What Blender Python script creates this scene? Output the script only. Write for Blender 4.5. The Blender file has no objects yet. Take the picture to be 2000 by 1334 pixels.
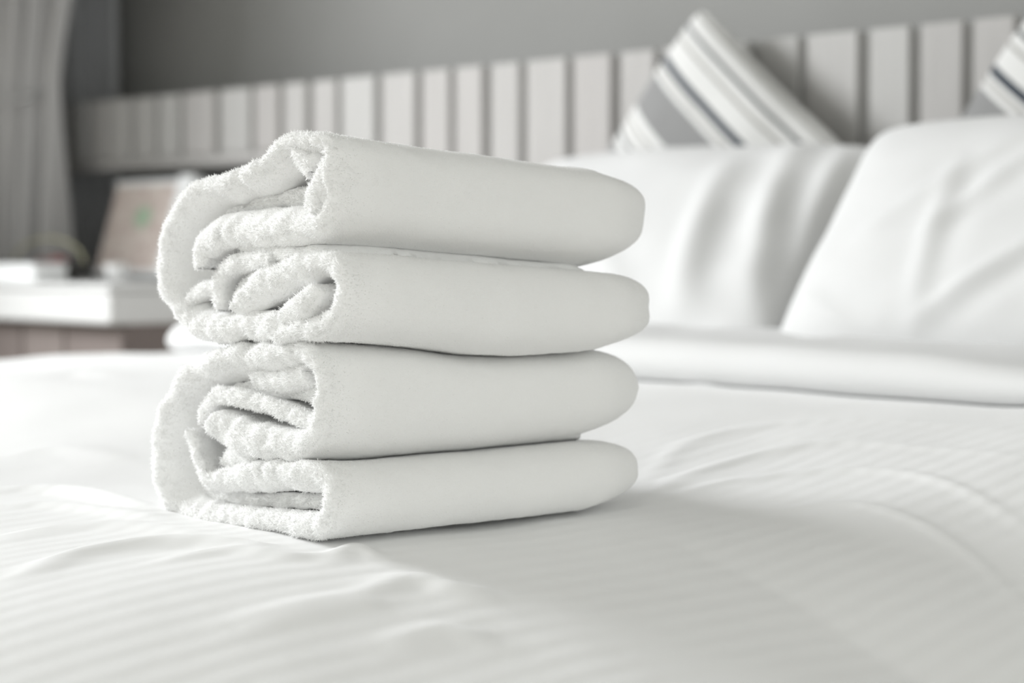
import bpy, math
import numpy as np
from mathutils import Vector, Matrix
from mathutils.bvhtree import BVHTree

scene = bpy.context.scene
# ------------------------------------------------------------------ camera
F = 4280.0                      # focal length in pixels of the 2000 px frame
CZ = 0.75                       # camera height above the floor
HOR = 487.0                     # image row of the horizon
RX, RY = 0.673, 0.739           # horizontal right vector of the camera
N_ = math.hypot(RX, RY); RX /= N_; RY /= N_
FX, FY = -RY, RX                # horizontal forward vector
cam_data = bpy.data.cameras.new('camera')
cam = bpy.data.objects.new('camera', cam_data)
scene.collection.objects.link(cam)
cam.location = (0, 0, CZ)
cam_data.sensor_width = 36.0
cam_data.lens = F / 2000.0 * 36.0
pitch = -math.atan((667.0 - HOR) / F)
fw = Vector((FX * math.cos(pitch), FY * math.cos(pitch), math.sin(pitch)))
cam.rotation_euler = fw.to_track_quat('-Z', 'Y').to_euler()
cam_data.clip_start = 0.05
cam_data.dof.use_dof = True
cam_data.dof.focus_distance = 1.55
cam_data.dof.aperture_fstop = 4.3
cam_data.dof.aperture_blades = 8
scene.camera = cam
# ------------------------------------------------------------------ light
world = bpy.data.worlds.new('room_ambience')
scene.world = world
world.use_nodes = True
bg = world.node_tree.nodes['Background']
bg.inputs['Color'].default_value = (0.985, 1.0, 0.955, 1)
bg.inputs['Strength'].default_value = 0.86
wl = bpy.data.lights.new('window_daylight', 'AREA')
wl.shape = 'RECTANGLE'
wl.size, wl.size_y = 2.4, 1.9
wl.energy = 345
wl.color = (0.97, 0.985, 1.0)
wlo = bpy.data.objects.new('window_daylight', wl)
scene.collection.objects.link(wlo)
wlo.location = (-6.3, -0.85, 3.25)
wlo.rotation_euler = Vector((5.0, 1.85, -2.45)).to_track_quat('-Z', 'Z').to_euler()
vs = scene.view_settings
vs.view_transform = 'Standard'
vs.look = 'None'
vs.gamma = 1.0
vs.use_curve_mapping = False
vs.exposure = 0.52

# ------------------------------------------------------------------ helpers
rng = np.random.default_rng(7)


def on_y(px, py, Y):
    """point on the vertical plane y = Y seen at a pixel of the photograph"""
    a = (px - 1000.0) / F
    f = Y / (FY + RY * a)
    return Vector((f * (FX + RX * a), Y, CZ - (py - HOR) / F * f))


def on_z(px, py, z):
    f = (CZ - z) * F / (py - HOR)
    a = (px - 1000.0) / F
    return Vector((f * (FX + RX * a), f * (FY + RY * a), z))


_lat = rng.random((32, 32, 32)) * 2 - 1


def noise(x, y, z):
    x = np.asarray(x, float); y = np.asarray(y, float) + 0 * x; z = np.asarray(z, float) + 0 * x
    xi = np.floor(x).astype(int); yi = np.floor(y).astype(int); zi = np.floor(z).astype(int)
    xf, yf, zf = x - xi, y - yi, z - zi
    sx, sy, sz = [t * t * (3 - 2 * t) for t in (xf, yf, zf)]
    r = 0
    for dx in (0, 1):
        for dy in (0, 1):
            for dz in (0, 1):
                w = (sx if dx else 1 - sx) * (sy if dy else 1 - sy) * (sz if dz else 1 - sz)
                r = r + w * _lat[(xi + dx) % 32, (yi + dy) % 32, (zi + dz) % 32]
    return r


def sstep(a, b, x):
    t = np.clip((x - a) / (b - a), 0, 1)
    return t * t * (3 - 2 * t)


def link(o, parent=None):
    scene.collection.objects.link(o)
    if parent is not None:
        o.parent = parent
    return o


def mesh_obj(name, verts, faces, mat, parent=None, smooth=True):
    me = bpy.data.meshes.new(name)
    verts = np.asarray(verts, np.float32)
    if isinstance(faces, np.ndarray):
        k = faces.shape[1]
        me.vertices.add(len(verts)); me.vertices.foreach_set('co', verts.ravel())
        me.loops.add(faces.size); me.loops.foreach_set('vertex_index', faces.ravel().astype(np.int32))
        me.polygons.add(len(faces))
        me.polygons.foreach_set('loop_start', np.arange(0, faces.size, k, dtype=np.int32))
        me.update(calc_edges=True)
        me.validate()
    else:
        me.from_pydata([tuple(v) for v in verts], [], faces)
    if smooth:
        me.polygons.foreach_set('use_smooth', np.ones(len(me.polygons), bool))
    me.materials.append(mat)
    o = bpy.data.objects.new(name, me)
    return link(o, parent)


def grid_faces(nu, nv, closed_v=False, off=0):
    i = np.arange(nu - 1)[:, None]; j = np.arange(nv if closed_v else nv - 1)[None, :]
    j2 = (j + 1) % nv
    return np.stack([(i * nv + j), ((i + 1) * nv + j), ((i + 1) * nv + j2), (i * nv + j2)], -1).reshape(-1, 4) + off


def box(name, lo, hi, mat, parent=None, bevel=0.0, seg=2):
    lo = Vector(lo); hi = Vector(hi)
    c = (lo + hi) / 2; s = hi - lo
    import bmesh
    bm = bmesh.new()
    bmesh.ops.create_cube(bm, size=1.0)
    for v in bm.verts:
        v.co = Vector((v.co.x * s.x, v.co.y * s.y, v.co.z * s.z)) + c
    if bevel:
        bmesh.ops.bevel(bm, geom=list(bm.edges), offset=bevel, segments=seg, profile=0.5, affect='EDGES')
    me = bpy.data.meshes.new(name)
    bm.to_mesh(me); bm.free()
    me.materials.append(mat)
    o = bpy.data.objects.new(name, me)
    return link(o, parent)


def empty(name, loc=(0, 0, 0)):
    o = bpy.data.objects.new(name, None)
    o.empty_display_size = 0.05
    o.location = loc
    scene.collection.objects.link(o)
    return o


def tag(o, label=None, cat=None, group=None, kind=None):
    if label: o['label'] = label
    if cat: o['category'] = cat
    if group: o['group'] = group
    if kind: o['kind'] = kind
    return o


def keep_world(child, parent):
    child.parent = parent
    child.matrix_parent_inverse = Matrix.Translation(parent.location).inverted()


def lathe(name, prof, loc, mat, parent=None, n=32):
    v = []
    for r, z in prof:
        for k in range(n):
            t = 2 * math.pi * k / n
            v.append((loc[0] + r * math.cos(t), loc[1] + r * math.sin(t), loc[2] + z))
    return mesh_obj(name, v, grid_faces(len(prof), n, True), mat, parent)


def tube(name, pts, rad, mat, parent=None, n=10):
    pts = np.asarray(pts, float)
    t = np.gradient(pts, axis=0); t /= np.linalg.norm(t, axis=1)[:, None]
    up = np.array((0.13, 0.97, 0.21))
    a = np.cross(t, up); a /= np.linalg.norm(a, axis=1)[:, None]
    b = np.cross(t, a)
    ang = np.arange(n) * 2 * math.pi / n
    v = pts[:, None, :] + rad * (np.cos(ang)[None, :, None] * a[:, None, :] + np.sin(ang)[None, :, None] * b[:, None, :])
    return mesh_obj(name, v.reshape(-1, 3), grid_faces(len(pts), n, True), mat, parent)


def mat_new(name):
    m = bpy.data.materials.new(name); m.use_nodes = True
    nt = m.node_tree
    return m, nt, nt.nodes['Principled BSDF']


def fabric(name, col, rough=0.9, sheen=0.0, noise_scale=0, bump=0.0, bump_dist=0.001, var=0.0):
    m, nt, p = mat_new(name)
    p.inputs['Base Color'].default_value = (*col, 1)
    p.inputs['Roughness'].default_value = rough
    p.inputs['Specular IOR Level'].default_value = 0.15
    p.inputs['Sheen Weight'].default_value = sheen
    p.inputs['Sheen Roughness'].default_value = 0.5
    if noise_scale:
        tc = nt.nodes.new('ShaderNodeTexCoord')
        nz = nt.nodes.new('ShaderNodeTexNoise'); nz.inputs['Scale'].default_value = noise_scale
        nz.inputs['Detail'].default_value = 3
        nt.links.new(tc.outputs['Object'], nz.inputs['Vector'])
        if bump:
            b = nt.nodes.new('ShaderNodeBump'); b.inputs['Strength'].default_value = bump
            b.inputs['Distance'].default_value = bump_dist
            nt.links.new(nz.outputs['Fac'], b.inputs['Height'])
            nt.links.new(b.outputs['Normal'], p.inputs['Normal'])
        if var:
            mx = nt.nodes.new('ShaderNodeMix'); mx.data_type = 'RGBA'
            mx.inputs[6].default_value = (*[c * (1 - var) for c in col], 1)
            mx.inputs[7].default_value = (*[min(1, c * (1 + var)) for c in col], 1)
            nt.links.new(nz.outputs['Fac'], mx.inputs[0])
            nt.links.new(mx.outputs[2], p.inputs['Base Color'])
    return m


# ------------------------------------------------------------------ materials
M = {}
M['terry'] = fabric('white_terry', (0.90, 0.90, 0.895), 0.95, 0.15, 900, 0.35, 0.0012)
def pile_mat():
    m = bpy.data.materials.new('white_terry_pile'); m.use_nodes = True
    nt = m.node_tree; nt.nodes.clear()
    out = nt.nodes.new('ShaderNodeOutputMaterial'); mix = nt.nodes.new('ShaderNodeMixShader')
    d = nt.nodes.new('ShaderNodeBsdfDiffuse'); t = nt.nodes.new('ShaderNodeBsdfTranslucent')
    d.inputs['Color'].default_value = t.inputs['Color'].default_value = (0.925, 0.925, 0.92, 1)
    mix.inputs[0].default_value = 0.5
    nt.links.new(d.outputs[0], mix.inputs[1]); nt.links.new(t.outputs[0], mix.inputs[2]); nt.links.new(mix.outputs[0], out.inputs[0])
    return m


M['pile'] = pile_mat()
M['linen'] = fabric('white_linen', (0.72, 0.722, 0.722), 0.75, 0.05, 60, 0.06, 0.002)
M['pillowcase'] = fabric('white_pillowcase', (0.68, 0.682, 0.682), 0.75, 0.05, 25, 0.12, 0.004)
M['curtain'] = fabric('grey_curtain_cloth', (0.52, 0.515, 0.515), 0.85, 0.1, 120, 0.1, 0.001, 0.06)
M['curtain_dark'] = fabric('charcoal_curtain_cloth', (0.36, 0.364, 0.374), 0.9, 0.05, 120, 0.1, 0.001, 0.06)
M['tie'] = fabric('curtain_tie_cloth', (0.50, 0.50, 0.50), 0.85)
M['added_ceiling'] = fabric('added_ceiling_paint', (0.62, 0.62, 0.61), 0.9)
M['white_paint'] = fabric('white_lacquer', (0.70, 0.705, 0.70), 0.4)
M['white_card'] = fabric('white_card', (0.85, 0.86, 0.865), 0.6)
M['china'] = fabric('white_china', (0.8, 0.8, 0.8), 0.2)
M['dark_basket'] = fabric('dark_wicker', (0.07, 0.068, 0.065), 0.8, 0, 200, 0.5, 0.002)
M['handle'] = fabric('pale_cane', (0.36, 0.35, 0.24), 0.6)
M['fruit'] = fabric('red_fruit_skin', (0.30, 0.10, 0.10), 0.35, 0, 40, 0.05, 0.001, 0.25)
M['mattress'] = fabric('mattress_ticking', (0.75, 0.75, 0.74), 0.9)
M['bed_base'] = fabric('grey_bed_base', (0.2, 0.19, 0.185), 0.8)


def wood(name, col, scale=8.0, stretch=(6, 6, 0.6), var=0.12, rnd=0.1, pink=0.0, rough=0.6):
    m, nt, p = mat_new(name)
    tc = nt.nodes.new('ShaderNodeTexCoord')
    mp = nt.nodes.new('ShaderNodeMapping'); mp.inputs['Scale'].default_value = stretch
    nz = nt.nodes.new('ShaderNodeTexNoise'); nz.inputs['Scale'].default_value = scale
    nz.inputs['Detail'].default_value = 5
    oi = nt.nodes.new('ShaderNodeObjectInfo')
    add = nt.nodes.new('ShaderNodeVectorMath'); add.operation = 'ADD'
    nt.links.new(tc.outputs['Object'], add.inputs[0]); nt.links.new(oi.outputs['Random'], add.inputs[1])
    nt.links.new(add.outputs[0], mp.inputs['Vector']); nt.links.new(mp.outputs[0], nz.inputs['Vector'])
    mx = nt.nodes.new('ShaderNodeMix'); mx.data_type = 'RGBA'
    mx.inputs[6].default_value = (*[c * (1 - var) for c in col], 1)
    mx.inputs[7].default_value = (*[min(1, c * (1 + var)) for c in col], 1)
    nt.links.new(nz.outputs['Fac'], mx.inputs[0])
    m2 = nt.nodes.new('ShaderNodeMix'); m2.data_type = 'RGBA'; m2.blend_type = 'MULTIPLY'
    m2.inputs[0].default_value = 1
    rp = nt.nodes.new('ShaderNodeMix'); rp.data_type = 'RGBA'
    rp.inputs[6].default_value = (1 - rnd, 1 - rnd - pink, 1 - rnd - pink, 1); rp.inputs[7].default_value = (1, 1, 1, 1)
    nt.links.new(oi.outputs['Random'], rp.inputs[0])
    nt.links.new(mx.outputs[2], m2.inputs[6]); nt.links.new(rp.outputs[2], m2.inputs[7])
    nt.links.new(m2.outputs[2], p.inputs['Base Color'])
    b = nt.nodes.new('ShaderNodeBump'); b.inputs['Strength'].default_value = 0.15; b.inputs['Distance'].default_value = 0.002
    nt.links.new(nz.outputs['Fac'], b.inputs['Height']); nt.links.new(b.outputs['Normal'], p.inputs['Normal'])
    p.inputs['Roughness'].default_value = rough
    p.inputs['Specular IOR Level'].default_value = 0.2
    return m


M['board'] = wood('whitewashed_oak', (0.45, 0.446, 0.436), rnd=0.08, pink=0.025)
M['backing'] = wood('grey_oak_backing', (0.44, 0.436, 0.428))
M['brown_board'] = wood('grey_brown_oak', (0.27, 0.235, 0.22), rnd=0.25, pink=0.02)
M['floor'] = wood('floor_oak', (0.32, 0.28, 0.24), 3, (0.6, 6, 6))


def wall_mat():
    m, nt, p = mat_new('grey_wallpaper')
    tc = nt.nodes.new('ShaderNodeTexCoord')
    nz = nt.nodes.new('ShaderNodeTexNoise'); nz.inputs['Scale'].default_value = 2.2; nz.inputs['Detail'].default_value = 3
    mp = nt.nodes.new('ShaderNodeMapping'); mp.inputs['Scale'].default_value = (1, 1, 1)
    nt.links.new(tc.outputs['Object'], mp.inputs['Vector']); nt.links.new(mp.outputs[0], nz.inputs['Vector'])
    mx = nt.nodes.new('ShaderNodeMix'); mx.data_type = 'RGBA'
    mx.inputs[6].default_value = (0.25, 0.25, 0.242, 1); mx.inputs[7].default_value = (0.315, 0.315, 0.307, 1)
    nt.links.new(nz.outputs['Fac'], mx.inputs[0]); nt.links.new(mx.outputs[2], p.inputs['Base Color'])
    p.inputs['Roughness'].default_value = 0.85
    p.inputs['Specular IOR Level'].default_value = 0.15
    return m


M['wall'] = wall_mat()


def duvet_mat():
    m = fabric('white_striped_sateen', (0.91, 0.912, 0.912), 0.6, 0.05)
    nt = m.node_tree; p = nt.nodes['Principled BSDF']
    tc = nt.nodes.new('ShaderNodeTexCoord')
    wv = nt.nodes.new('ShaderNodeTexWave'); wv.wave_type = 'BANDS'; wv.bands_direction = 'X'
    wv.inputs['Scale'].default_value = 2 * math.pi / 20 / 0.020
    wv.inputs['Distortion'].default_value = 0.6; wv.inputs['Detail'].default_value = 1
    wv.inputs['Detail Scale'].default_value = 0.6
    b = nt.nodes.new('ShaderNodeBump'); b.inputs['Strength'].default_value = 0.4; b.inputs['Distance'].default_value = 0.0008
    nt.links.new(tc.outputs['Object'], wv.inputs['Vector'])
    nt.links.new(wv.outputs['Fac'], b.inputs['Height'])
    nz = nt.nodes.new('ShaderNodeTexNoise'); nz.inputs['Scale'].default_value = 14; nz.inputs['Detail'].default_value = 3
    nt.links.new(tc.outputs['Object'], nz.inputs['Vector'])
    b2 = nt.nodes.new('ShaderNodeBump'); b2.inputs['Strength'].default_value = 0.12; b2.inputs['Distance'].default_value = 0.012
    nt.links.new(nz.outputs['Fac'], b2.inputs['Height']); nt.links.new(b.outputs['Normal'], b2.inputs['Normal'])
    nt.links.new(b2.outputs['Normal'], p.inputs['Normal'])
    return m


M['duvet'] = duvet_mat()


def cushion_mat():
    m = fabric('striped_cushion_cloth', (0.8, 0.8, 0.8), 0.85, 0.1)
    nt = m.node_tree; p = nt.nodes['Principled BSDF']
    tc = nt.nodes.new('ShaderNodeTexCoord')
    sp = nt.nodes.new('ShaderNodeSeparateXYZ'); nt.links.new(tc.outputs['Object'], sp.inputs[0])
    mr = nt.nodes.new('ShaderNodeMapRange')
    mr.inputs['From Min'].default_value = 0.21; mr.inputs['From Max'].default_value = -0.21
    nt.links.new(sp.outputs['Y'], mr.inputs['Value'])
    cr = nt.nodes.new('ShaderNodeValToRGB'); cr.color_ramp.interpolation = 'CONSTANT'
    W = (0.66, 0.66, 0.65, 1); G = (0.25, 0.25, 0.25, 1); L = (0.38, 0.375, 0.36, 1); D = (0.05, 0.06, 0.075, 1); K = (0.12, 0.125, 0.13, 1)
    stops = [(0, W), (.03, L), (.04, W), (.085, K), (.10, W), (.13, L), (.145, W), (.215, D), (.25, W), (.265, L), (.28, W),
             (.30, G), (.44, W), (.475, L), (.49, W), (.515, L), (.525, W), (.55, K), (.565, W), (.60, G), (.70, W), (.75, D), (.78, W), (.85, L), (.87, W)]
    el = cr.color_ramp.elements
    el[0].position = 0; el[0].color = W
    el[1].position = stops[1][0]; el[1].color = stops[1][1]
    for pos, c in stops[2:]:
        e = el.new(pos); e.color = c
    nt.links.new(mr.outputs[0], cr.inputs[0]); nt.links.new(cr.outputs[0], p.inputs['Base Color'])
    return m


M['cushion'] = cushion_mat()


def print_mat():
    m = fabric('pink_beige_print', (0.5, 0.45, 0.42), 0.5)
    nt = m.node_tree; p = nt.nodes['Principled BSDF']
    tc = nt.nodes.new('ShaderNodeTexCoord')
    nz = nt.nodes.new('ShaderNodeTexNoise'); nz.inputs['Scale'].default_value = 9; nz.inputs['Detail'].default_value = 1.5
    nt.links.new(tc.outputs['Generated'], nz.inputs['Vector'])
    cr = nt.nodes.new('ShaderNodeValToRGB')
    cr.color_ramp.elements[0].position = 0.36; cr.color_ramp.elements[0].color = (0.52, 0.43, 0.40, 1)
    cr.color_ramp.elements[1].position = 0.66; cr.color_ramp.elements[1].color = (0.66, 0.60, 0.55, 1)
    nt.links.new(nz.outputs['Fac'], cr.inputs[0])
    # a soft green blot in the middle of the print
    gp = nt.nodes.new('ShaderNodeMapping'); gp.inputs['Location'].default_value = (-0.56, 0, -0.62); gp.vector_type = 'POINT'
    nt.links.new(tc.outputs['Generated'], gp.inputs['Vector'])
    vm = nt.nodes.new('ShaderNodeVectorMath'); vm.operation = 'MULTIPLY'; vm.inputs[1].default_value = (1, 0, 1)
    nt.links.new(gp.outputs[0], vm.inputs[0])
    ln = nt.nodes.new('ShaderNodeVectorMath'); ln.operation = 'LENGTH'; nt.links.new(vm.outputs[0], ln.inputs[0])
    mr = nt.nodes.new('ShaderNodeMapRange'); mr.inputs['From Min'].default_value = 0.17; mr.inputs['From Max'].default_value = 0.08
    nt.links.new(ln.outputs['Value'], mr.inputs['Value'])
    mx = nt.nodes.new('ShaderNodeMix'); mx.data_type = 'RGBA'; mx.inputs[7].default_value = (0.36, 0.50, 0.36, 1)
    nt.links.new(mr.outputs[0], mx.inputs[0]); nt.links.new(cr.outputs[0], mx.inputs[6])
    nt.links.new(mx.outputs[2], p.inputs['Base Color'])
    return m


M['print'] = print_mat()

# ------------------------------------------------------------------ setting
WALL_Y = 2.75; HB_Y = 2.557; LEFT_X = -4.40
tag(box('floor', (-4.6, -2.8, -0.05), (1.6, 2.85, 0.0), M['floor']), kind='structure')
tag(box('added_ceiling', (-4.6, -2.8, 2.851), (1.6, 2.87, 2.93), M['added_ceiling']), kind='structure')  # unseen ceiling, added to cut the ambient light falling from above
tag(box('wall_back', (-4.6, WALL_Y, 0.0), (1.6, WALL_Y + 0.12, 2.85), M['wall']), kind='structure')
WY0, WY1 = -1.60, 1.55
wl_parts = [((LEFT_X - 0.15, WY1, 0), (LEFT_X, WALL_Y, 2.85)), ((LEFT_X - 0.15, -2.8, 0), (LEFT_X, WY0, 2.85)),
            ((LEFT_X - 0.15, WY0, 0), (LEFT_X, WY1, 0.75)), ((LEFT_X - 0.15, WY0, 2.80), (LEFT_X, WY1, 2.85))]
wall_left = tag(box('wall_left', *wl_parts[0], M['wall']), kind='structure')
for lo, hi in wl_parts[1:]:
    box('wall_section', lo, hi, M['wall'], wall_left)
win = tag(box('window_1', (LEFT_X - 0.10, WY0, 0.75), (LEFT_X - 0.04, WY1, 0.81), M['white_paint']), kind='structure')
WM = (WY0 + WY1) / 2
for lo, hi in (((LEFT_X - 0.10, WY0, 2.74), (LEFT_X - 0.04, WY1, 2.80)), ((LEFT_X - 0.10, WY0, 0.81), (LEFT_X - 0.04, WY0 + 0.06, 2.74)),
               ((LEFT_X - 0.10, WY1 - 0.06, 0.81), (LEFT_X - 0.04, WY1, 2.74)), ((LEFT_X - 0.09, WM - 0.025, 0.81), (LEFT_X - 0.05, WM + 0.025, 2.74))):
    box('window_frame', lo, hi, M['white_paint'], win)

# ------------------------------------------------------------------ headboard
TOP = on_y(1000, 124, HB_Y).z
SHELF_BOTTOM = on_y(300, 309, HB_Y).z
hb = tag(empty('headboard', (-2.2, HB_Y + 0.02, 0)), 'long whitewashed headboard of upright boards behind the pillows', 'headboard')
BED_L, BED_R = -2.70, -0.72
NICHE = -3.30
bp = box('backing_panel', (-4.30, HB_Y + 0.014, SHELF_BOTTOM), (0.9, HB_Y + 0.05, TOP - 0.006), M['backing']); keep_world(bp, hb)
bp = box('backing_panel', (NICHE, HB_Y + 0.0141, 0.25), (0.9, HB_Y + 0.05, SHELF_BOTTOM), M['backing']); keep_world(bp, hb)
gpx = [132, 171, 214, 260, 308, 356, 426, 493, 550, 604, 662, 739, 817, 883, 950, 1020, 1112, 1201, 1284, 1378, 1470, 1564, 1683, 1782, 1886, 1989]
gx = [on_y(p, 200, HB_Y).x for p in gpx]
while gx[-1] < 0.7:
    gx.append(gx[-1] + 0.088)
gw = 0.0105
for k in range(len(gx) - 1):
    a, b = gx[k] + gw, gx[k + 1] - gw
    z0 = SHELF_BOTTOM if b < NICHE else 0.25
    d = 0.0015 * math.sin(k * 2.3)
    o = box('board', (a, HB_Y + d, z0 + 0.001), (b, HB_Y + 0.016, TOP), M['board'], None, 0.0025, 2)
    keep_world(o, hb)
o = box('bottom_rail', (-4.30, HB_Y + 0.002, SHELF_BOTTOM - 0.022), (NICHE, HB_Y + 0.05, SHELF_BOTTOM), M['board'], None, 0.003); keep_world(o, hb)

# ------------------------------------------------------------------ bedside shelf
sr = on_y(215, 560, 2.15)
SH_TOP = sr.z + 0.004; SH_BOT = on_y(215, 635, 2.15).z
shelf = tag(empty('bedside_cabinet', (-3.8, 2.4, 0)), 'white-topped bedside cabinet with grey-brown doors left of the bed', 'cabinet')
CX1 = sr.x - 0.012
o = box('carcass', (-4.10, 2.20, 0.06), (CX1, WALL_Y - 0.001, SH_BOT), M['brown_board'], None, 0.003); keep_world(o, shelf)
o = box('plinth', (-4.08, 2.23, 0.0), (CX1 - 0.02, WALL_Y - 0.002, 0.061), M['bed_base'], None, 0.003); keep_world(o, shelf)
ds = [-4.10] + [on_y(p, 660, 2.19).x for p in (48, 131)] + [CX1 + 0.001]
for k in range(3):
    o = box('door', (ds[k] + 0.004, 2.183, 0.07), (ds[k + 1] - 0.004, 2.2005, SH_BOT - 0.006), M['brown_board'], None, 0.003); keep_world(o, shelf)
o = box('top_slab', (-4.12, 2.15, SH_BOT), (sr.x, WALL_Y, SH_TOP - 0.013), M['white_paint'], None, 0.006); keep_world(o, shelf)
o = box('top_board', (-4.12, 2.145, SH_TOP - 0.012), (sr.x + 0.004, WALL_Y, SH_TOP), M['white_paint'], None, 0.003); keep_world(o, shelf)
br = on_y(102, 545, 2.21)
o = box('flat_box', (-4.05, 2.17, SH_TOP + 0.0005), (br.x, 2.245, SH_TOP + 0.036), M['white_card'], None, 0.005)
tag(o, 'flat white box lying on the bedside cabinet below the curtain', 'box')

# leaning deep picture frame
fr = empty('picture_frame', (0, 0, 0))
tag(fr, 'deep white picture frame with pinkish print leaning on the bedside cabinet', 'picture frame')
p0 = on_y(183, 500, 2.46); p1 = on_y(328, 492, 2.46)
w = p1.x - p0.x; h = 0.205; lean = math.radians(17)
import bmesh


def frame_part(name, lo, hi, mat, bev=0.003):
    o = box(name, lo, hi, mat, fr, bev)
    return o


frame_part('frame_body', (0, 0.004, 0), (w + 0.004, 0.036, h), M['white_card'])
frame_part('print_sheet', (0.004, 0.001, 0.012), (w - 0.046, 0.005, h - 0.012), M['print'], 0.0)
frame_part('frame_side', (w - 0.046, -0.003, 0), (w + 0.006, 0.038, h + 0.008), M['white_card'])
frame_part('frame_edge', (0, -0.002, 0), (w - 0.0465, 0.003, 0.011), M['white_card'])
frame_part('frame_edge', (0, -0.002, h - 0.011), (w - 0.0465, 0.003, h), M['white_card'])
fr.location = (p0.x, 2.46, SH_TOP + 0.0125)
fr.rotation_euler = (-lean, 0, 0)

cup_p = on_y(246, 524, 2.38)
cup = empty('cup', (cup_p.x, 2.36, SH_TOP + 0.001))
tag(cup, 'tiny white cup standing in front of the leaning picture frame', 'cup')
lathe('cup_body', [(0.0, 0.0), (0.016, 0.0), (0.022, 0.012), (0.025, 0.034), (0.0235, 0.034), (0.020, 0.012), (0.0, 0.004)], (0, 0, 0), M['china'], cup)
t = np.linspace(-1.4, 1.4, 14)
tube('handle', np.stack([0.022 + 0.010 * np.cos(t), 0 * t, 0.018 + 0.011 * np.sin(t)], 1), 0.0025, M['china'], cup)

bk = on_y(95, 505, 2.31)
basket = empty('fruit_basket', (bk.x, 2.31, SH_TOP + 0.0005))
basket.scale = (1.25, 0.5, 1.0)
tag(basket, 'dark shallow basket with pale arched handle on the bedside cabinet', 'basket')
lathe('bowl', [(0.0, 0.0), (0.07, 0.0), (0.10, 0.022), (0.112, 0.040), (0.108, 0.040), (0.096, 0.024), (0.066, 0.006), (0.0, 0.005)], (0, 0, 0), M['dark_basket'], basket)
t = np.linspace(0, math.pi, 24)
tube('handle', np.stack([0.110 * np.cos(t), 0 * t, 0.034 + 0.052 * np.sin(t)], 1), 0.0032, M['handle'], basket)
for k, (dx, lab) in enumerate(((-0.005, 'small red fruit in the middle of the dark basket'), (0.060, 'small red fruit at the right rim of the dark basket'))):
    f = empty('fruit', (bk.x + dx, 2.30, SH_TOP + 0.0065 + 0.006 * k))
    lathe('fruit_flesh', [(0.0, 0.001), (0.011, 0.0), (0.021, 0.010), (0.023, 0.021), (0.018, 0.033), (0.008, 0.038), (0.0, 0.035)], (0, 0, 0), M['fruit'], f, 20)
    tube('stem', [(0, 0, 0.034), (0.001, 0, 0.040), (0.003, 0, 0.045)], 0.0012, M['dark_basket'], f, 6)
    tag(f, lab, 'fruit', 'red fruit in the basket')

# ------------------------------------------------------------------ curtains


def curtain(name, pts, nf, amp, z0, z1, waist_z, waist, mat, seed, cx):
    """hanging folds along the floor line pts (x, y); gathered to `waist` of its width at waist_z"""
    pts = np.asarray(pts, float)
    nu, nv = 260, 90
    s = np.linspace(0, 1, nu)
    seg = np.r_[0, np.cumsum(np.linalg.norm(np.diff(pts, axis=0), axis=1))]; seg /= seg[-1]
    bx = np.interp(s, seg, pts[:, 0]); by = np.interp(s, seg, pts[:, 1])
    d = np.gradient(np.stack([bx, by], 1), axis=0); d /= np.linalg.norm(d, axis=1)[:, None]
    n = np.stack([-d[:, 1], d[:, 0]], 1)
    V = []
    for z in np.linspace(z0, z1, nv):
        q = math.exp(-((z - waist_z) / 0.20) ** 2) if waist < 1 else 0
        k = 1 - (1 - waist) * q
        if waist < 1 and z < waist_z:
            k = waist * (1.0 + 0.06 * min(1.0, (waist_z - z) / 0.3))
        ph = s * nf * 2 * math.pi + 0.8 * noise(s * 5 + seed, z * 0.6, seed) * 2
        a = amp * (0.7 + 0.5 * noise(s * 9, z * 0.5, seed + 3.3)) * (1 - 0.45 * q)
        off = a * np.sin(ph) + 0.25 * a * np.sin(2 * ph + 1)
        x = bx + n[:, 0] * off; y = by + n[:, 1] * off
        x = cx + (x - cx) * k if cx < -3 else x
        V.append(np.stack([x, y, 0 * x + z], 1))
    V = np.array(V)
    o = mesh_obj(name, V.reshape(-1, 3), grid_faces(nv, nu), mat)
    m = o.modifiers.new('thickness', 'SOLIDIFY'); m.thickness = 0.002
    return o


cw = on_y(110, 200, 2.38).z
cur = empty('tied_curtain', (-4.25, 2.36, 0))
tag(cur, 'light grey tied-back curtain hanging at the left edge', 'curtain')
o = curtain('curtain_fabric', [(-4.36, 2.28), (-4.22, 2.36), (-4.03, 2.46)], 5, 0.052, 0.02, 2.7, cw + 0.02, 0.52, M['curtain'], 2.0, -4.255); keep_world(o, cur)
t = np.linspace(0, 2 * math.pi, 40)
o = tube('tie_band', np.stack([-4.255 + 0.100 * np.cos(t), 2.365 + 0.060 * np.sin(t) + 0.045 * np.cos(t), cw + 0.02 + 0.01 * np.sin(t * 2)], 1), 0.006, M['tie']); keep_world(o, cur)
cur2 = empty('blackout_curtain', (-4.3, 2.68, 0))
tag(cur2, 'dark charcoal curtain hanging in the corner above the headboard end', 'curtain')
o = curtain('curtain_fabric', [(-4.345, 2.58), (-4.345, 2.64), (-4.335, 2.72)], 3, 0.020, 0.02, 2.6, 9, 1.0, M['curtain_dark'], 5.0, 2.6); keep_world(o, cur2)

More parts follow.
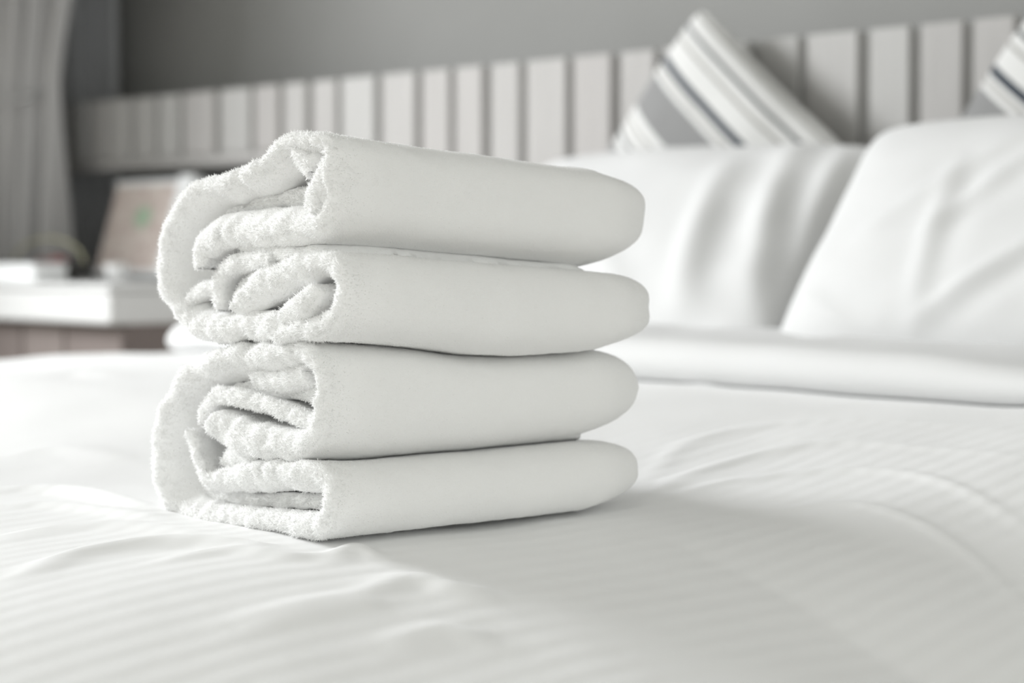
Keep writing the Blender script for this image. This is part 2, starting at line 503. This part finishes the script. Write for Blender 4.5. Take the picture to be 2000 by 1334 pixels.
# ------------------------------------------------------------------ bed
bed = tag(empty('bed', (-1.7, 1.5, 0)), 'low upholstered bed base with mattress under the white duvet', 'bed')
o = box('base', (BED_L + 0.06, 0.52, 0.06), (BED_R - 0.08, 2.55, 0.26), M['bed_base'], None, 0.01); keep_world(o, bed)
o = box('mattress', (BED_L + 0.06, 0.56, 0.262), (BED_R - 0.28, 2.54, 0.46), M['mattress'], None, 0.04, 4); keep_world(o, bed)
for lx in (BED_L + 0.2, BED_R - 0.3):
    for ly in (0.65, 2.42):
        o = box('leg', (lx - 0.03, ly - 0.03, 0.0), (lx + 0.03, ly + 0.03, 0.061), M['bed_base'], None, 0.003); keep_world(o, bed)

# wrinkle ridges of the duvet: pixel polyline on the bed, height (mm), half width (mm)
ZB = CZ - 0.200
WR = [
    ([(-60, 962), (60, 960), (150, 966), (230, 984), (310, 1008)], 8.5, 13),
    ([(-60, 992), (80, 990), (200, 1000), (330, 1018)], 5.1, 10),
    ([(-40, 1040), (120, 1022), (260, 1022), (420, 1040)], 4.2, 14),
    ([(20, 1092), (150, 1066), (300, 1052), (430, 1052), (560, 1060)], 7.6, 12),
    ([(300, 1078), (430, 1062), (560, 1066), (640, 1060)], 4.2, 9),
    ([(640, 1066), (690, 1054), (740, 1060)], 6.8, 9),
    ([(690, 1098), (800, 1078), (900, 1082), (980, 1078)], 6.0, 12),
    ([(740, 1128), (860, 1112), (980, 1112)], 4.2, 12),
    ([(450, 1130), (640, 1106), (760, 1100)], 4.2, 16),
    ([(1235, 985), (1320, 955), (1450, 938), (1620, 932), (1800, 940), (2040, 955)], 3.6, 9),
    ([(1290, 975), (1420, 957), (1600, 952), (1760, 958), (1900, 975), (2040, 1000)], 3.1, 7),
    ([(1480, 985), (1640, 978), (1780, 990), (1900, 1010), (2040, 1045)], 2.5, 6),
    ([(1255, 955), (1340, 925), (1480, 912), (1700, 914), (1950, 925)], 2.8, 10),
    ([(1300, 850), (1500, 838), (1700, 846)], 2.8, 20),
    ([(30, 830), (140, 818), (260, 826)], 4.2, 24),
    ([(0, 905), (120, 900), (260, 915)], 2.8, 20),
]


def dense(pl, n=160):
    pl = np.asarray(pl, float)
    t = np.arange(len(pl)); tt = np.linspace(0, len(pl) - 1, n)
    out = []
    for c in range(pl.shape[1]):
        p = pl[:, c]
        m = np.gradient(p)
        i = np.clip(tt.astype(int), 0, len(p) - 2); u = tt - i
        out.append((2 * u**3 - 3 * u**2 + 1) * p[i] + (u**3 - 2 * u**2 + u) * m[i] + (-2 * u**3 + 3 * u**2) * p[i + 1] + (u**3 - u**2) * m[i + 1])
    return np.stack(out, 1)


def bed_height(X, Y):
    g = (-X - 1.38) * 0.45 + (Y - 1.10) * 1.0
    z = -0.149 - 0.052 * (1 - sstep(0.05, 0.56, g))
    # the right side of the bed falls away towards the edge
    crest = -1.135 + 0.55 * np.clip(Y - 1.18, 0, 1) - 0.10 * np.clip(0.95 - Y, 0, 1)
    w = 0.055
    d = (X - crest) / w
    sp = np.where(d > 30, d, np.log1p(np.exp(np.clip(d, -40, 30)))) * w
    z = z - 0.36 * sp
    # foot end falls too
    d = (0.72 - Y) / 0.08
    sp = np.log1p(np.exp(np.clip(d, -40, 30))) * 0.08
    z = z - 0.16 * sp
    # soft swell in front of the towels and gentle unevenness
    z = z + 0.004 * noise(X * 5 + 3, Y * 5, 0.3) + 0.0022 * noise(X * 12, Y * 12 + 5, 2.3)
    return CZ + z


def bed_z(X, Y):
    z = bed_height(X, Y)
    for pl, hgt, wd in WR:
        P = np.array([on_z(a, b, ZB)[:2] for a, b in pl])
        D = dense(P)
        lo = D.min(0) - 0.08; hi = D.max(0) + 0.08
        m = (X > lo[0]) & (X < hi[0]) & (Y > lo[1]) & (Y < hi[1])
        if not m.any():
            continue
        x = X[m]; y = Y[m]
        d2 = np.full(x.shape, 1e9); ti = np.zeros(x.shape)
        for i in range(len(D)):
            q = (x - D[i, 0]) ** 2 + (y - D[i, 1]) ** 2
            u = q < d2
            d2[u] = q[u]; ti[u] = i / (len(D) - 1)
        d = np.sqrt(d2)
        prof = np.exp(-(d / (wd * 1e-3)) ** 2)
        z[m] += hgt * 1e-3 * prof * np.sin(np.pi * np.clip(ti, 0.02, 0.98)) ** 0.6
    return z


def axis(lo, hi, step, edge_lo, edge_hi):
    """sheet coordinate -> (plan position, drop) with the cloth turning over the bed edges"""
    r, hang = 0.055, 0.32
    s = np.arange(lo, hi + 1e-6, step)
    p = s.copy(); dz = 0 * s
    arc = np.linspace(0, 1, 14)[1:] * r * math.pi / 2
    ap, az = r * np.sin(arc / r), r * (1 - np.cos(arc / r))
    hp = np.linspace(0, hang, 12)[1:]
    tail_p = np.r_[ap, np.full(len(hp), r)]; tail_z = np.r_[az, r + hp]
    if edge_hi:
        p = np.r_[p, hi + tail_p]; dz = np.r_[dz, tail_z]
    if edge_lo:
        p = np.r_[(lo - tail_p)[::-1], p]; dz = np.r_[tail_z[::-1], dz]
    return p, dz


ax, dzx = axis(BED_L + 0.03, BED_R, 0.0055, True, True)
ay, dzy = axis(0.50, 2.50, 0.0055, True, False)
XX, YY = np.meshgrid(ax, ay, indexing='ij')
ZZ = bed_z(XX, YY) - np.maximum(dzx[:, None], dzy[None, :])
V = np.stack([XX, YY, ZZ], -1).reshape(-1, 3)
duvet = mesh_obj('duvet', V, grid_faces(len(ax), len(ay)), M['duvet'])
tag(duvet, 'white striped duvet spread over the bed under the towels', 'duvet')

# turned-back band of the duvet below the pillows (a thick folded roll)
nx, nprof = 260, 44
bxs = np.linspace(0, 1, nx)
X0, X1 = BED_L - 0.008, -0.74
a = np.linspace(0, 1, nprof)
VB = []
for i, sx in enumerate(bxs):
    x = X0 + (X1 - X0) * sx
    e0 = min(1.0, (sx * (X1 - X0)) / 0.07)
    k = math.sqrt(max(0.0, 1 - (1 - e0) ** 2))
    th = (0.050 * (0.93 + 0.12 * float(noise(x * 4, 0.5, 7.1)))) * (0.02 + 0.98 * k) * (1 - 0.45 * float(sstep(-1.35, -1.05, x))) * (1 - 0.9 * float(sstep(-0.95, -0.74, x)))
    yf = 1.750 + 0.010 * float(noise(x * 5, 3.5, 1.1)) + 0.05 * (1 - k)
    yb = 2.44
    zb = bed_height(np.array([x]), np.array([yf + 0.02]))[0]
    ang = a * 1.0
    zrow = bed_height(np.full(60, x), np.linspace(1.7, 2.5, 60)); yrow = np.linspace(1.7, 2.5, 60)
    prof = []
    for t in ang:
        if t < 0.35:                     # rounded front edge
            ph = -math.pi / 2 + t / 0.35 * math.pi * 1.0
            prof.append((yf + 0.028 - 0.028 * math.cos(ph), zb + th * 0.5 + th * 0.5 * math.sin(ph)))
        else:
            u = (t - 0.35) / 0.65
            yy = yf + 0.028 + 0.0 + u * (yb - yf - 0.028)
            zz = float(np.interp(yy, yrow, zrow)) + th + 0.003 * float(noise(x * 7, yy * 7, 4.4)) * min(1, u * 5) + 0.0025 * float(noise(x * 18 + yy * 10, yy * 6, 9.4)) * min(1, u * 5)
            prof.append((yy, zz))
    VB.append([(x, py, pz) for py, pz in prof])
VB = np.array(VB)
band = mesh_obj('turned_back_band', VB.reshape(-1, 3), grid_faces(nx, nprof)[:, ::-1].copy(), M['linen'], duvet)

# ------------------------------------------------------------------ pillows


def pillow_mesh(name, w, h, t, creases, mat, seed, wr=0.004, pw=2.6, pull=0.05, N=150):
    a = np.sin(np.linspace(-1, 1, N) * math.pi / 2 * 0.985) / math.sin(math.pi / 2 * 0.985)
    A, B = np.meshgrid(a, a, indexing='ij')
    ex = 1 - pull * (1 - B**2) + 0.0 * A; ey = 1 - pull * (1 - A**2)
    rr = 1 - 0.06 * (np.abs(A) * np.abs(B)) ** 6
    X = A * w / 2 * ex * rr; Y = B * h / 2 * ey * rr
    prof = np.clip((1 - np.abs(A) ** pw) * (1 - np.abs(B) ** pw), 0, 1) ** 0.46
    edge = np.minimum(1, prof * 2.2)
    front = prof * t * 0.5
    back = -prof * t * 0.5
    wv = wr * edge * (noise(A * 2.6 + seed, B * 2.6, seed) + 0.5 * noise(A * 6 + seed, B * 4, seed + 4))
    front = front + wv; back = back + wv * 0.5
    for (a0, b0, a1, b1, amp, wd) in creases:
        dx, dy = (a1 - a0), (b1 - b0); L2 = dx * dx + dy * dy
        u = np.clip(((A - a0) * dx + (B - b0) * dy) / L2, 0, 1)
        d = np.hypot(A - a0 - u * dx, B - b0 - u * dy)
        tap = np.sin(np.pi * np.clip(u, 0.0, 1.0)) ** 0.8
        sgn = (A - a0) * dy - (B - b0) * dx
        sd = np.where(sgn < 0, d, -d) / wd
        front = front + 0.62 * amp * edge * tap * (np.exp(-sd ** 2) - 0.55 * np.exp(-((sd - 1.9) / 1.3) ** 2))
    Vf = np.stack([X, Y, front], -1).reshape(-1, 3); Vb = np.stack([X, Y, back], -1).reshape(-1, 3)
    ff = grid_faces(N, N)
    fb = grid_faces(N, N)[:, ::-1] + N * N
    # rim strip
    idx = np.arange(N * N).reshape(N, N)
    rim = np.r_[idx[:, 0], idx[-1, 1:], idx[::-1, -1][1:], idx[0, ::-1][1:]]
    r1 = rim[:-1]; r2 = rim[1:]
    fr_ = np.stack([r1, r2, r2 + N * N, r1 + N * N], -1)[:, ::-1]
    o = mesh_obj(name, np.r_[Vf, Vb], np.r_[ff, fb, fr_].astype(np.int32), mat)
    return o


def pose(o, c, tilt, roll=0.0, yaw=0.0):
    # local x -> world x, local y -> up and back, local z -> out of the wall (-Y)
    R = Matrix.Rotation(yaw, 4, 'Z') @ Matrix.Rotation(math.pi / 2 - tilt, 4, 'X') @ Matrix.Rotation(roll, 4, 'Z')
    o.matrix_world = Matrix.Translation(c) @ R


pl = pillow_mesh('bed_pillow', 0.70, 0.385, 0.155, [(0.40, 0.65, 0.60, -0.95, 0.018, 0.075), (0.60, 0.95, 0.93, -0.85, 0.015, 0.07), (0.82, 0.95, 0.99, -0.3, 0.012, 0.06), (0.0, -0.3, 0.35, -0.95, 0.006, 0.08)], M['pillowcase'], 2.2)
pose(pl, (-2.155, 2.215, CZ + 0.002), math.radians(46), 0.0, 0.0)
tag(pl, 'plump white pillow partly behind the towel stack', 'pillow', 'white bed pillows')
pr = pillow_mesh('bed_pillow', 0.74, 0.352, 0.165, [(-0.05, 0.85, -0.75, -0.35, 0.008, 0.06), (-0.42, 0.45, -0.36, -0.95, 0.010, 0.045), (0.12, -0.2, -0.40, -0.95, 0.012, 0.05), (-0.05, 0.65, -0.45, -0.35, 0.009, 0.05),
    (0.3, 0.9, 0.05, -0.3, 0.008, 0.07), (0.5, -0.1, 0.2, -0.9, 0.010, 0.06), (-0.95, -0.55, -0.6, -0.95, 0.006, 0.06)], M['pillowcase'], 5.7)
pose(pr, (-1.367, 2.095, CZ + 0.010), math.radians(37), math.radians(0), 0.0)
tag(pr, 'large white pillow at the right front of the bed', 'pillow', 'white bed pillows')


def cushion(px, py, roll, size, label, seed, Y=2.475):
    c = pillow_mesh('throw_cushion', size, size, 0.12, [], M['cushion'], seed, 0.003, 2.4, 0.05, 110)
    corner = on_y(px, py, Y)
    e1 = Vector((math.cos(roll), 0, math.sin(roll))); e2 = Vector((math.sin(roll), 0, -math.cos(roll)))
    ctr = corner + (e1 + e2) * size * 0.5 * 0.97
    pose(c, (ctr.x, Y - 0.012, ctr.z), math.radians(8), roll)
    tag(c, label, 'cushion', 'striped throw cushions')
    return c


cushion(1345, 8, math.radians(-37), 0.42, 'grey striped cushion leaning cornerwise on the headboard behind the pillows', 1.5)
cushion(1990, 12, math.radians(-34), 0.42, 'striped cushion cut off by the right edge of the picture', 3.5)

# ------------------------------------------------------------------ towels
Y0 = 0.923; TL = 0.316


def catmull(P, ds):
    P = np.asarray(P, float)
    Q = np.vstack([2 * P[0] - P[1], P, 2 * P[-1] - P[-2]])
    out = []
    for i in range(1, len(Q) - 2):
        p0, p1, p2, p3 = Q[i - 1], Q[i], Q[i + 1], Q[i + 2]
        n = 24
        for k in range(n):
            u = k / n
            out.append(0.5 * ((2 * p1) + (-p0 + p2) * u + (2 * p0 - 5 * p1 + 4 * p2 - p3) * u**2 + (-p0 + 3 * p1 - 3 * p2 + p3) * u**3))
    out.append(Q[-2]); out = np.array(out)
    L = np.r_[0, np.cumsum(np.linalg.norm(np.diff(out[:, :2], axis=0), axis=1))]
    n = max(12, int(L[-1] / ds))
    s = np.linspace(0, L[-1], n)
    return np.stack([np.interp(s, L, out[:, c]) for c in range(out.shape[1])], 1), s


# seam heights at the near end and how far the stack sinks towards its far end
zt = [on_y(630, y, Y0).z for y in (1052, 893, 660, 488, 262)]
TK = [0.0, 0.17, 0.31, 0.46, 0.58, 0.80, 0.92, 1.0]
DZ = [[0, 0, 0, 0, 0, 0, 0, 0],
      [0, -.003, -.003, -.003, -.003, -.002, -.002, -.002],
      [0, -.0026, -.0075, -.0139, -.016, -.0157, -.0136, -.013],
      [0, .0, -.0035, -.0065, -.009, -.0132, -.015, -.0155],
      [0, -.006, -.0105, -.013, -.016, -.0205, -.0207, -.021]]
LOBES = [(zt[0], zt[1]), (zt[1], zt[2]), (zt[2], zt[3]), (zt[3], zt[4])]


def warp(V):
    tau = np.clip((V[:, 1] - Y0) / TL, 0, 1)
    T = np.array([np.interp(tau, TK, d) for d in DZ])
    z = V[:, 2]
    fz = np.interp(z, zt, np.arange(5.0))
    i = np.clip(fz.astype(int), 0, 3); u = fz - i
    n = np.arange(len(z))
    dz = T[i, n] * (1 - u) + T[i + 1, n] * u
    # far end of every fold is rounded off
    dy = np.zeros(len(z)); dx = np.zeros(len(z))
    for lo, hi in LOBES:
        m = (z >= lo) & (z < hi)
        wv = (z[m] - (lo + hi) / 2) / ((hi - lo) / 2)
        dy[m] = -0.036 * np.where(wv > 0, np.abs(wv) ** 4.6, np.abs(wv) ** 3.2) * tau[m] ** 4
    mm = (z < zt[0]) | (z >= zt[4])
    dy[mm] = -0.036 * tau[mm] ** 4
    out = V.copy()
    dy += tau * np.interp(z, [(l + h) / 2 for l, h in LOBES], [-0.004, 0.008, -0.006, 0.003])
    out[:, 1] += dy
    # the near long side bellies out a little in the middle and turns in at the far end
    out[:, 0] += 0.009 * (1 - (1 - np.clip(tau / 0.16, 0, 1)) ** 2.2) * sstep(-1.32, -1.24, V[:, 0]) - 0.012 * sstep(0.80, 1.0, tau) ** 2 * sstep(-1.30, -1.22, V[:, 0])
    out[:, 2] += dz
    return out


def ribbon(pts, org, y_in=0.0, seed=0.0, ruffle=1.0, length=TL):
    """a folded layer of towelling: path of (zoom x, zoom y, half thickness mm, inward scoop mm) in the end face"""
    P = []
    for q in pts:
        zx, zy, hm = q[:3]; sc = q[3] if len(q) > 3 else 0.0
        p = on_y(org[0] + zx / 2.78, org[1] + zy / 2.78, Y0)
        P.append((p.x, p.z, hm * 1e-3, sc * 1e-3))
    C, s = catmull(P, 0.0022)
    h = C[:, 2].copy(); L = s[-1]
    for d in (s, L - s):
        q = np.clip(d / h, 0, 1)
        h = h * np.sqrt(np.clip(1 - (1 - q) ** 2, 0.0004, 1))
    d = np.gradient(C[:, :2], axis=0); d /= np.linalg.norm(d, axis=1)[:, None]
    n = np.stack([-d[:, 1], d[:, 0]], 1)              # left normal = inside of the fold
    ph = np.linspace(-90, 90, 17) * math.pi / 180
    side = np.linspace(0, 1, 46)[1:-1] ** 1.15
    y0 = Y0 + y_in
    y0s = y0 + ruffle * (0.0028 * noise(s / 0.020, seed, 0.3) + 0.0015 * noise(s / 0.008, seed, 4.3))
    yend = Y0 + length
    rows = []
    for i in range(len(s)):
        hh = h[i]; c = min(0.011, max(0.9 * hh, 0.002)); sc = C[i, 3]
        sn = np.sin(ph)
        yo = y0s[i] + c * (1 - np.cos(ph)) + sc * sstep(-0.55, 1.0, sn) ** 1.3
        nn = hh * sn
        ce = min(0.020, max(2.0 * hh, 0.002))
        yi0 = yo[-1]; yo0 = yo[0]
        yy = np.r_[yo, yi0 + (yend - ce - yi0) * side, yend - ce * (1 - np.sin(ph[::-1][::2] * -1 + math.pi / 2) ) * 0 - ce * (1 - np.cos(ph[::2])), (yo0 + (yend - ce - yo0) * side)[::-1]]
        nv = np.r_[nn, np.full(len(side), hh), hh * np.sin(ph[::-1][::2]), np.full(len(side), -hh)]
        rows.append(np.stack([yy, nv], 1))
    R = np.array(rows)                                # (ns, np, 2)
    yy, nv = R[..., 0], R[..., 1]
    near = np.exp(-np.clip(yy - y0s[:, None], 0, 1) / 0.014)
    S = np.repeat(s[:, None], yy.shape[1], 1)
    # ruffled selvage: the layer waves across its thickness near the open end
    wave = ruffle * near * (0.0030 * noise(S / 0.017, seed + 2, 1.7) + 0.0012 * noise(S / 0.007, seed, 2.2))
    fat = 1 + ruffle * near * 0.22 * noise(S / 0.013, seed + 9, 0.7)
    nv = nv * fat + wave
    V = np.stack([C[:, 0][:, None] + n[:, 0][:, None] * nv, yy, C[:, 1][:, None] + n[:, 1][:, None] * nv], -1)
    ns, npf = yy.shape
    V = V.reshape(-1, 3)
    # terry unevenness
    f = near.reshape(-1)
    amp = 0.0004 + 0.0010 * f * ruffle
    for ax_ in range(3):
        V[:, ax_] += amp * noise(V[:, 0] / 0.006 + 7 * ax_, V[:, 1] / 0.006, V[:, 2] / 0.006 + seed)
        V[:, ax_] += 0.0007 * noise(V[:, 0] / 0.028 + 3 * ax_, V[:, 1] / 0.035, V[:, 2] / 0.028 + seed)
    Fq = grid_faces(ns, npf, True)
    # close both tips
    V = np.vstack([V, V[:npf].mean(0), V[-npf:].mean(0)])
    k0, k1 = len(V) - 2, len(V) - 1
    j = np.arange(npf); j2 = (j + 1) % npf
    t0 = np.stack([np.full(npf, k0), j, j2, j2], 1); t1 = np.stack([np.full(npf, k1), j2 + (ns - 1) * npf, j + (ns - 1) * npf, j + (ns - 1) * npf], 1)
    fa = np.r_[f, 1, 1]
    return V, Fq, np.r_[t0, t1], fa


def towel(label, org, layers, seed):
    VV, FF, NR = [], [], []
    off = 0
    for k, (pts, y_in, ruf, *ln) in enumerate(layers):
        V, Fq, Ft, near = ribbon(pts, org, y_in, seed + k * 1.7, ruf, ln[0] if ln else TL - (0.0 if k == 0 else 0.02))
        VV.append(V); FF.append(Fq + off); NR.append(near)
        FF.append(Ft + off)
        off += len(V)
    V = np.vstack(VV); Fc = np.vstack(FF); near = np.concatenate(NR)
    V = warp(V)
    faces = [tuple(f) if f[2] != f[3] else tuple(f[:3]) for f in Fc.tolist()]
    root = empty('folded_towel', (float(V[:, 0].mean()), float(V[:, 1].mean()), float(V[:, 2].min())))
    tag(root, label, 'towel')
    o = mesh_obj('towel_cloth', V, faces, M['terry']); keep_world(o, root)
    # pile: short bent fibres standing on every exposed face of the cloth
    tri = np.vstack([Fc[:, [0, 1, 2]], Fc[:, [0, 2, 3]]])
    tri = tri[(tri[:, 0] != tri[:, 1]) & (tri[:, 1] != tri[:, 2]) & (tri[:, 0] != tri[:, 2])]
    A, B, C = V[tri[:, 0]], V[tri[:, 1]], V[tri[:, 2]]
    nrm = np.cross(B - A, C - A); ar = np.linalg.norm(nrm, axis=1)
    ok = ar > 1e-12
    tri, A, B, C, nrm, ar = tri[ok], A[ok], B[ok], C[ok], nrm[ok], ar[ok]
    nrm /= ar[:, None]
    cen = (A + B + C) / 3
    # outside test against the layers themselves
    bvh = BVHTree.FromPolygons([Vector(v) for v in V], faces)
    expo = np.zeros(len(tri), bool)
    for i in range(len(tri)):
        nv = Vector(nrm[i])
        hit = bvh.ray_cast(Vector(cen[i]) + nv * 0.0006, nv, 0.006)
        expo[i] = hit[0] is None
    nf = near[tri].mean(1)
    wgt = ar * expo * (0.35 + 1.3 * nf)
    wgt *= np.where((nrm[:, 1] > 0.5) | (nrm[:, 0] < -0.6), 0.35, 1.0)
    n = 190000
    ii = rng.choice(len(tri), n, p=wgt / wgt.sum())
    u = rng.random(n); v = rng.random(n); sw = u + v > 1; u[sw] = 1 - u[sw]; v[sw] = 1 - v[sw]
    Pn = A[ii] + (B[ii] - A[ii]) * u[:, None] + (C[ii] - A[ii]) * v[:, None]
    Nn = nrm[ii]
    L = (0.0009 + 0.0021 * nf[ii]) * (0.55 + 0.9 * rng.random(n) ** 2)
    rnd = rng.normal(size=(n, 3))
    D = Nn + 0.55 * rnd; D /= np.linalg.norm(D, axis=1)[:, None]
    S = np.cross(D, rng.normal(size=(n, 3))); S /= np.linalg.norm(S, axis=1)[:, None]
    wd = (0.00016 + 0.00016 * nf[ii])[:, None]
    bend = np.cross(D, S) * (L * 0.35 * rng.normal(size=n))[:, None]
    p0 = Pn - Nn * 0.0003
    mid = p0 + D * (L * 0.55)[:, None] + bend * 0.3
    tip = p0 + D * L[:, None] + bend
    PV = np.stack([p0 - S * wd, p0 + S * wd, mid + S * wd * 0.8, mid - S * wd * 0.8, tip], 1).reshape(-1, 3)
    b = np.arange(n)[:, None] * 5
    T = np.vstack([b + np.array([[0, 1, 2]]), b + np.array([[0, 2, 3]]), b + np.array([[3, 2, 4]])]).astype(np.int32)
    pile = mesh_obj('terry_pile', PV, T, M['pile'], None, True)
    keep_world(pile, root)
    tag(pile, kind='stuff')
    return root


TOPL = [
    ([(405, 850, 9), (400, 760, 13, 4), (455, 675, 14, 6), (580, 630, 15, 8), (750, 622, 15, 8), (900, 618, 15, 5), (1010, 590, 12, 3), (1072, 520, 9, 3), (1085, 410, 7, 4),
      (1090, 280, 7, 5), (1050, 190, 9, 8), (950, 168, 10, 12), (845, 195, 11, 14), (765, 270, 11, 12), (690, 345, 11, 10), (560, 390, 11, 10), (430, 440, 13, 14), (325, 530, 16, 20),
      (255, 650, 18, 26), (225, 790, 18, 28), (232, 920, 17, 26), (275, 1040, 14, 18), (350, 1120, 12, 10), (470, 1160, 11, 5), (620, 1155, 12, 4), (780, 1165, 11, 3), (920, 1175, 9, 3),
      (1050, 1165, 9, 2), (1135, 1105, 9, 2), (1152, 1000, 9, 2), (1150, 905, 7, 2), (1105, 845, 8, 3), (1010, 835, 9, 4), (880, 870, 12, 4), (745, 925, 13, 4), (645, 990, 12, 3), (575, 1050, 9)], 0.0, 1.0),
    ([(500, 1060, 6), (468, 960, 6), (500, 860, 7), (610, 800, 7), (770, 800, 6)], 0.004, 1.0),
    ([(290, 1080, 6), (300, 1020, 6), (380, 965, 6), (470, 960, 6)], 0.006, 1.0),
    ([(520, 1010, 6), (600, 900, 7), (740, 840, 7)], 0.014, 0.6),
    ([(330, 560, 6), (420, 510, 7), (560, 480, 7), (720, 460, 7), (860, 430, 8), (1040, 400, 8)], 0.022, 0.6),
    ([(1020, 930, 8), (1000, 1000, 8), (930, 1060, 10), (840, 1110, 10)], -0.001, 1.0),
    ([(560, 700, 8), (700, 740, 9), (850, 775, 8), (980, 780, 8)], 0.008, 0.6),
    ([(1078, 240, 8), (1070, 330, 12), (1034, 405, 13), (1012, 475, 13), (1022, 545, 11)], 0.0, 0.8, 0.07),
    ([(890, 190, 10), (930, 255, 12), (985, 320, 10)], 0.004, 0.8, 0.07),
    ([(300, 780, 10), (320, 900, 10), (400, 900, 8), (500, 930, 8)], 0.032, 0.4),
]
BOTL = [
    ([(440, 575, 12), (500, 605, 14, 3), (600, 650, 14, 3), (720, 675, 13, 2), (850, 685, 12, 2), (960, 650, 9, 2), (1020, 560, 6.5, 2), (1035, 430, 6, 3), (1015, 300, 7, 5), (945, 215, 9, 8),
      (820, 215, 11, 10), (680, 230, 13, 12), (500, 260, 13, 14), (370, 320, 14, 18), (280, 420, 16, 24), (222, 540, 18, 28), (200, 680, 19, 30), (205, 820, 19, 30), (232, 940, 17, 24),
      (300, 1035, 13, 12), (420, 1085, 10, 5), (600, 1105, 8.5, 3), (780, 1120, 8.5, 2), (920, 1135, 9, 2), (1030, 1135, 8.5, 2), (1082, 1070, 7, 2), (1088, 980, 7, 3), (1050, 900, 9, 4), (960, 868, 11, 5),
      (800, 862, 11, 4), (620, 868, 11, 4), (490, 890, 9, 3), (410, 870, 7, 3), (375, 790, 6, 3), (350, 690, 5.5), (335, 610, 5)], 0.0, 1.0),
    ([(385, 590, 5), (400, 500, 6), (470, 435, 6), (600, 440, 6), (740, 495, 6), (880, 550, 6), (990, 565, 6)], 0.004, 1.0),
    ([(480, 400, 6), (650, 390, 7), (820, 400, 8), (1010, 440, 9)], 0.016, 0.7),
    ([(330, 930, 6), (400, 985, 6), (550, 1005, 6), (800, 1015, 6), (1040, 1010, 6)], 0.018, 0.7),
    ([(620, 320, 9), (760, 330, 10), (930, 300, 10)], 0.008, 0.8),
    ([(460, 780, 8), (560, 760, 8), (660, 770, 8)], 0.010, 0.7),
    ([(300, 560, 8), (330, 760, 8), (340, 900, 8)], 0.036, 0.3),
]
towel('upper folded white terry towel, top of the stack', (240, 220), TOPL, 1.0)
towel('lower folded white terry towel resting on the duvet', (240, 620), BOTL, 11.0)
